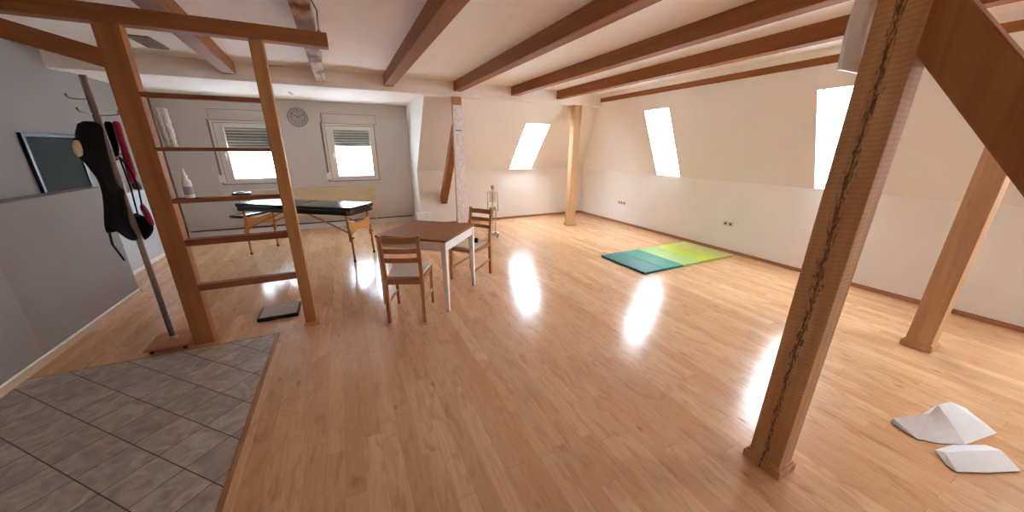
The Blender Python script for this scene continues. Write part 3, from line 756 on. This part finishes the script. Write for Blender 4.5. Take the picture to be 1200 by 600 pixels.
# ------------------------------------------------------------ skeleton model
sk = thing('skeleton_model', 'small ivory anatomical skeleton model on a wheeled stand by the far wall', 'anatomical model', (2.395, 5.79, 0), -.39)
b = newbm(); box(b, (-.115, -.08, .05), (.115, .08, .092), .01); box(b, (-.06, -.045, .085), (.06, .045, .1), .006); stb = link('stand_base', b, M['bone'], sk)
for sx in (-1, 1):
    for s_ in (-1, 1):
        b = newbm(); tube(b, [(sx * .08 - .008, s_ * .05, .026), (sx * .08 + .008, s_ * .05, .026)], .026, 14); tube(b, [(sx * .08, s_ * .05, .03), (sx * .08, s_ * .05, .05)], .006, 8); link('caster', b, M['blackplastic'], stb)
b = newbm(); tube(b, [(0, .03, .09), (0, .03, .55), (0, .012, .58)], .005, 8); link('support_rod', b, M['steel'], sk)
b = newbm(); ellipsoid(b, (0, 0, .935), (.036, .046, .042)); ellipsoid(b, (0, -.022, .90), (.025, .026, .022)); scull = link('skull', b, M['bone'], sk, smooth=True)
b = newbm()
for s in (-1, 1): ellipsoid(b, (s * .014, -.041, .928), (.0095, .008, .009), 10)
ellipsoid(b, (0, -.047, .91), (.005, .005, .008), 8); link('eye_sockets', b, M['bone_d'], scull)
b = newbm(); prism(b, [(-.018, -.018), (-.02, -.045), (0, -.052), (.02, -.045), (.018, -.018), (.012, -.03), (0, -.04), (-.012, -.03)], 'z', .868, .88); link('jaw', b, M['bone'], scull)
b = newbm(); zz = .55
while zz < .885: lathe(b, [(.009, zz), (.014, zz + .004), (.014, zz + .012), (.009, zz + .016)], 10, c=(0, .012 - .01 * math.sin((zz - .55) * 9), 0)); zz += .018
link('spine', b, M['bone'], sk)
b = newbm()
for k in range(9):
    z = .84 - k * .019; w = .035 + .022 * math.sin(min(1, (k + 1.5) / 7) * PI / 2); dp = .04 + .012 * math.sin(k / 8 * PI)
    for s in (-1, 1):
        tube(b, [(s * w * math.sin(a), .012 + dp * -math.cos(a) * -1 * .6 - .012, z - .02 * (1 - math.cos(a)) * .5) for a in [PI * q / 8 * .92 for q in range(9)]], .0048, 6)
box(b, (-.009, -.034, .70), (.009, -.026, .835), .002)
for s in (-1, 1): tube(b, [(0, -.03, .845), (s * .04, -.022, .852), (s * .078, .0, .848)], .0045, 8)
for s in (-1, 1): prism(b, [(s * .03, .80), (s * .065, .84), (s * .045, .76)], 'y', .022, .027)
link('rib_cage', b, M['bone'], sk)
b = newbm()
for s in (-1, 1):
    M3 = Matrix.Rotation(s * .5, 4, 'Y'); ellipsoid(b, (s * .035, .0, .545), (.034, .018, .034), 14, M3); ellipsoid(b, (s * .022, -.012, .508), (.014, .012, .016), 10)
box(b, (-.014, .0, .52), (.014, .02, .56), .004); link('pelvis', b, M['bone'], sk, smooth=True)
for s in (-1, 1):
    b = newbm(); tube(b, [(s * .083, 0, .845), (s * .087, 0, .83), (s * .09, .0, .70), (s * .09, 0, .688)], .006, 8, radii=[.014, .009, .008, .011])
    tube(b, [(s * .086, -.002, .686), (s * .088, -.01, .565)], .006, 8); tube(b, [(s * .096, 0, .686), (s * .096, -.008, .565)], .005, 8)
    for f in range(4): tube(b, [(s * (.086 + f * .004), -.01 + f * .003, .565), (s * (.084 + f * .006), -.014 + f * .004, .525), (s * (.083 + f * .006), -.017 + f * .004, .497)], .0034, 6)
    tube(b, [(s * .086, -.014, .56), (s * .076, -.026, .535), (s * .075, -.03, .52)], .0026, 6)
    link('arm', b, M['bone'], sk)
    b = newbm(); tube(b, [(s * .045, 0, .525), (s * .06, 0, .505), (s * .045, -.004, .33), (s * .044, -.004, .315)], .007, 10, radii=[.016, .012, .010, .016])
    tube(b, [(s * .042, -.004, .308), (s * .04, 0, .30), (s * .038, 0, .13), (s * .038, 0, .122)], .006, 8, radii=[.015, .010, .008, .012]); tube(b, [(s * .055, .003, .3), (s * .048, .003, .13)], .0045, 6)
    prism(b, [(s * .026, .02), (s * .05, .02), (s * .06, -.05), (s * .03, -.055)], 'z', .101, .117, .003); link('leg', b, M['bone'], sk)
    b = newbm(); prism(b, [(s * .018, .03), (s * .062, .03), (s * .07, -.062), (s * .022, -.066)], 'z', .1005, .106, .002); link('foot_mount', b, M['blackplastic'], stb)

# ------------------------------------------------------------ coat rack with bags
cr = thing('coat_stand', 'tall chrome coat stand on a flat wooden base left of the ladder frame', 'coat stand', (-1.488, 3.545, 0))
b = newbm(); prism(b, [(-.135, -.165), (.14, -.165), (.145, -.1), (.145, .12), (.10, .155), (-.10, .155), (-.14, .12)], 'z', .03, .05, .006); bs = link('base_plate', b, M['rackbase'], cr)
for x, y in ((-.1, -.13), (.11, -.13), (-.09, .11), (.1, .11)):
    b = newbm(); lathe(b, [(.014, 0), (.014, .031)], 12, c=(x, y, 0)); link('base_foot', b, M['blackplastic'], bs)
b = newbm(); tube(b, [(0, 0, .048), (0, 0, 2.05)], .019, 20); lathe(b, [(.034, .048), (.034, .056), (.021, .075)], 20); link('pole', b, M['chrome'], cr, smooth=True)
arms = [((-.09, -.05), 1.632), ((.03, .085), 1.52), ((.155, -.09), 1.80), ((-.085, .05), 1.53), ((-.04, -.09), 1.81), ((-.11, .0), 1.9)]
for (x, y), z in arms:
    b = newbm(); tube(b, [(0, 0, z), (x * .7, y * .7, z), (x * .95, y * .95, z + .005), (x, y, z + .02)], .0045, 8); a_ = link('hook', b, M['chrome'], cr, smooth=True)
    b = newbm(); ellipsoid(b, (x, y, z + .024), (.009, .009, .009), 10); link('hook_tip', b, M['chrome'], a_, smooth=True)

def drape(bm, pts, y, depth, wr=.006, seed=1, rings=(1, .93, .78, .55, .3, 0)):
    """a hanging cloth body with real thickness; pts in world (x,z)"""
    rnd = random.Random(seed); P = []
    n = len(pts)
    for i in range(n):                       # Catmull-Rom smoothing of the outline
        p0, p1, p2, p3 = (Vector(pts[(i + k - 1) % n]) for k in range(4))
        for t in (0, .33, .66): P.append(.5 * ((2 * p1) + (p2 - p0) * t + (2 * p0 - 5 * p1 + 4 * p2 - p3) * t * t + (3 * p1 - p0 - 3 * p2 + p3) * t ** 3))
    n = len(P); zs = [p[1] for p in P]
    def axis_x(z):                           # centre line at this height
        xs = []
        for i in range(n):
            a, b_ = P[i], P[(i + 1) % n]
            if (a[1] - z) * (b_[1] - z) <= 0 and abs(a[1] - b_[1]) > 1e-6: xs.append(a[0] + (b_[0] - a[0]) * (z - a[1]) / (b_[1] - a[1]))
        return (min(xs) + max(xs)) / 2 if xs else None
    zm = (max(zs) + min(zs)) / 2
    tgt = []
    for p in P:
        z = p[1] * .96 + zm * .04; c = axis_x(z); tgt.append(Vector((c if c is not None else p[0], z)))
    for side in (-1, 1):
        prev = None
        for s in rings:
            ring = []
            for i, p in enumerate(P):
                q = tgt[i] + (p - tgt[i]) * s
                d = depth * math.sqrt(max(0, 1 - s * s)) + wr * math.sin(q[1] * 60 + i) * (1 - s)
                ring.append(bm.verts.new((q[0], y + side * d, q[1])))
            if prev:
                for i in range(n):
                    try: bm.faces.new((prev[i], prev[(i + 1) % n], ring[(i + 1) % n], ring[i]))
                    except ValueError: pass
            prev = ring
    bmesh.ops.remove_doubles(bm, verts=bm.verts, dist=.0004)

BX = [(-1.569, 1.741), (-1.461, 1.744), (-1.465, 1.633), (-1.477, 1.49), (-1.484, 1.342), (-1.456, 1.292), (-1.466, 1.237), (-1.472, 1.156), (-1.486, 1.048), (-1.473, .928), (-1.527, .94), (-1.584, 1.024), (-1.621, .989), (-1.62, 1.06), (-1.581, 1.225), (-1.568, 1.357), (-1.586, 1.434), (-1.609, 1.503), (-1.627, 1.56)]
b = newbm(); drape(b, BX, 3.49, .035); bb_ = tag(link('black_garment', b, M['black'], smooth=True), 'long black garment hanging from the chrome coat stand', 'garment')
b = newbm(); bar(b, (-1.61, 3.49, 1.0), (-1.617, 3.49, .9), .004, .014, up=(1, 0, 0)); bar(b, (-1.617, 3.49, .903), (-1.584, 3.49, .772), .004, .013, up=(1, 0, 0)); link('dangling_strap', b, M['black'], bb_)
b = newbm(); drape(b, [(-1.485, 1.752), (-1.440, 1.754), (-1.440, 1.66), (-1.452, 1.577), (-1.483, 1.50), (-1.485, 1.62)], 3.60, .018, .003)
tag(link('black_scarf', b, M['black'], smooth=True), 'narrow black scarf on the coat stand between the black garment and the red scarf', 'scarf')
b = newbm(); drape(b, [(-1.435, 1.753), (-1.395, 1.754), (-1.399, 1.635), (-1.398, 1.518), (-1.400, 1.398), (-1.422, 1.337), (-1.447, 1.35), (-1.446, 1.459), (-1.436, 1.606)], 3.585, .018, .006)
tag(link('red_scarf', b, M['red'], smooth=True), 'crumpled red scarf hanging on the right of the coat stand', 'scarf')
rb = thing('shoulder_bag', 'small black and red shoulder bag hanging low on the coat stand', 'bag', (-1.43, 3.55, .92))
T0 = Matrix.Translation((1.43, -3.55, -.92))
def loc_(b):
    for v in b.verts: v.co = T0 @ v.co
b = newbm(); drape(b, [(-1.465, 1.115), (-1.44, 1.075), (-1.40, 1.095), (-1.385, 1.032), (-1.392, .978), (-1.43, .925), (-1.458, .915), (-1.468, 1.0)], 3.55, .03, .004); loc_(b); link('bag_body', b, M['black'], rb, smooth=True)
b = newbm(); drape(b, [(-1.415, 1.155), (-1.397, 1.188), (-1.372, 1.13), (-1.366, 1.03), (-1.388, 1.03), (-1.405, 1.09)], 3.525, .02, .003); loc_(b); link('red_flap', b, M['red'], rb, smooth=True)
b = newbm()
tube(b, [(-1.445, 3.55, 1.525), (-1.44, 3.545, 1.40), (-1.438, 3.545, 1.29), (-1.45, 3.55, 1.11)], .0055, 8); tube(b, [(-1.445, 3.56, 1.525), (-1.405, 3.55, 1.40), (-1.398, 3.545, 1.29), (-1.408, 3.54, 1.16)], .0055, 8); loc_(b); link('bag_strap', b, M['black'], rb)
b = newbm(); drape(b, [(-1.60, 1.62), (-1.572, 1.635), (-1.565, 1.59), (-1.575, 1.54), (-1.60, 1.53), (-1.612, 1.57)], 3.435, .016, .002)
tag(link('beige_cap', b, M['bone'], smooth=True), 'small beige cap hooked on the left side of the coat stand', 'cap')

# ------------------------------------------------------------ left wall items
pf = thing('picture_frame', 'dark framed picture on the left wall above the half-height wall', 'picture', (XL + .001, 5.6, 1.10))
b = newbm()
for lo, hi in (((0, -.4, 0), (.03, -.365, .62)), ((0, .365, 0), (.03, .4, .62)), ((0, -.365, 0), (.03, .365, .035)), ((0, -.365, .585), (.03, .365, .62))): box(b, lo, hi, .003)
link('frame', b, M['blackplastic'], pf)
b = newbm(); box(b, (.002, -.366, .034), (.015, .366, .586)); link('picture_sheet', b, M['darkgreen'], pf)
b = newbm(); lathe(b, [(.028, 0), (.045, .02), (.05, .06), (.036, .11), (.02, .135), (.026, .15), (.018, .148)], 24, c=(-2.71, 6.86, 1.0)); tag(autosmooth(link('brown_vase', b, M['brownpipe'])), 'small dark brown vase on the pale low ledge behind the coat stand', 'vase')
b = newbm(); prism(b, [(-2.665, 6.93), (-2.66, 7.0), (-2.70, 7.0), (-2.705, 6.93)], 'z', 1.001, 1.15, .004); tag(link('white_carton', b, M['paper']), 'small upright white carton beside the brown vase on the low ledge', 'carton')

# ceiling vent, hooks
cv = thing('ceiling_vent', 'grey louvred vent in the ceiling above the ladder frame', 'vent', (-1.64, 5.28, ZC))
b = newbm()
for lo, hi in (((-.09, -.24, -.015), (.09, -.22, 0)), ((-.09, .22, -.015), (.09, .24, 0)), ((-.09, -.22, -.015), (-.07, .22, 0)), ((.07, -.22, -.015), (.09, .22, 0))): box(b, lo, hi, .002)
link('vent_frame', b, M['strapgrey'], cv)
b = newbm(); box(b, (-.07, -.22, -.004), (.07, .22, -.001)); link('vent_back', b, M['bone_d'], cv)
b = newbm()
for k in range(9): bar(b, (-.07, -.15 + k * .045, -.009), (.07, -.15 + k * .045, -.009), .03, .003, up=(0, .5, 1))
link('louvre', b, M['steel'], cv)
b = newbm(); tube(b, [(-.6, 6.95, 2.43), (-.6, 6.95, 2.418), (-.585, 6.95, 2.405), (-.55, 6.95, 2.41)], .006, 8); lathe(b, [(.02, 2.424), (.022, 2.431)], 16, c=(-.6, 6.95, 0)); tag(link('ceiling_hook', b, M['steel'], smooth=True), 'small dark hook under the dormer ceiling near the clock', 'hook')

# sign board on the rear of the near post
b = newbm()
n = 8; prev = None
for i in range(n + 1):
    z = 1.885 + .245 * i / n; dy = .0 + .006 * math.sin(i / n * PI)
    cur = [b.verts.new((x, .758 + dy + t, z)) for x in (1.72, 1.90) for t in (0, .012)]
    if prev:
        for k, l in ((0, 1), (1, 3), (3, 2), (2, 0)): b.faces.new((prev[k], prev[l], cur[l], cur[k]))
    else: b.faces.new((cur[0], cur[1], cur[3], cur[2]))
    prev = cur
b.faces.new((prev[0], prev[1], prev[3], prev[2]))
tag(link('white_board', b, M['white']), 'white board fixed high on the rear of the cracked foreground post', 'board')

# white cloth bottom right
def cloth(name, label, verts, faces, thick=.012):
    b = newbm(); vs = [b.verts.new((v[0], v[1], v[2] * 1.0)) for v in verts]
    for f in faces: b.faces.new([vs[i] for i in f])
    o = link(name, b, M['clothwhite'])
    m = o.modifiers.new('s', 'SOLIDIFY'); m.thickness = .006; m.offset = 1
    m = o.modifiers.new('b', 'SUBSURF'); m.levels = m.render_levels = 2; m.subdivision_type = 'SIMPLE'
    tx = None
    return tag(o, label, 'cloth')
M['clothwhite'] = plain('white cotton', (232, 230, 228), .8, vary=.03, scale=8, bump=.4)
# ridge-folded sheet: tip towards the room, hollow under a raised fold
V_ = [(2.845, .500, .036), (2.85, .505, .003), (2.93, .455, .06), (2.998, .406, .088), (3.05, .40, .14), (3.2, .38, .12), (3.35, .34, .05),
      (2.81, .385, .003), (2.875, .318, .003), (3.0, .25, .003), (3.3, .2, .003), (2.95, .48, .003), (3.05, .45, .003), (3.25, .44, .003), (3.4, .4, .003)]
F_ = [(0, 1, 7), (0, 7, 2), (2, 7, 3), (3, 7, 8), (3, 8, 9, 4), (4, 9, 10, 5), (5, 10, 6), (0, 2, 11, 1), (2, 3, 12, 11), (3, 4, 12), (4, 5, 13, 12), (5, 6, 14, 13), (6, 10, 14)]
cloth('folded_cloth', 'white folded cloth with a pointed tip on the floor at the right edge', V_, F_)
V_ = [(2.66, .30, .003), (2.71, .325, .035), (2.83, .27, .045), (3.0, .2, .04), (2.64, .262, .004), (2.78, .19, .004), (2.95, .12, .004), (2.74, .36, .004), (2.88, .33, .004), (3.05, .25, .004)]
F_ = [(0, 4, 1), (4, 5, 2, 1), (5, 6, 3, 2), (0, 1, 7), (1, 2, 8, 7), (2, 3, 9, 8), (3, 6, 9)]
V_ = [(x + .045, y - .055, z) for x, y, z in V_]
cloth('cloth_scrap', 'smaller white cloth piece nearer the camera than the pointed folded cloth', V_, F_)

# ------------------------------------------------------------ light
w = bpy.data.worlds.new('overcast sky'); S.world = w; w.use_nodes = True
bg = w.node_tree.nodes['Background']; bg.inputs[0].default_value = SKY; bg.inputs[1].default_value = SKYS
w.cycles.sampling_method = 'AUTOMATIC'

# ------------------------------------------------------------ camera
cam = bpy.data.cameras.new('camera'); co = bpy.data.objects.new('camera', cam); COL.objects.link(co); S.camera = co
cam.sensor_fit = 'HORIZONTAL'; cam.sensor_width = 36; cam.lens = 399.7 / 1200 * 36
cam.shift_x = 0; cam.shift_y = (304.8 - 300) / 1200
cam.clip_start = .02; cam.clip_end = 100
yaw, pitch, roll = .449268, .317086, -.005732
cy, sy = math.cos(yaw), math.sin(yaw); cp, sp = math.cos(pitch), math.sin(pitch)
f = Vector((sy * cp, cy * cp, -sp)); r = Vector((cy, -sy, 0)); d = f.cross(r)
c, s = math.cos(roll), math.sin(roll)
r2 = c * r + s * d; d2 = -s * r + c * d
R = Matrix((r2, -d2, -f)).transposed().to_4x4(); R.translation = (0, 0, 1.6)
co.matrix_world = R

S.view_settings.view_transform = 'Standard'; S.view_settings.look = 'None'; S.view_settings.gamma = 1
S.view_settings.use_curve_mapping = False; S.view_settings.exposure = EXPO
S.cycles.max_bounces = 16; S.cycles.diffuse_bounces = 10; S.cycles.glossy_bounces = 4; S.cycles.transparent_max_bounces = 12
S.cycles.sample_clamp_indirect = 0; S.cycles.use_denoising = True
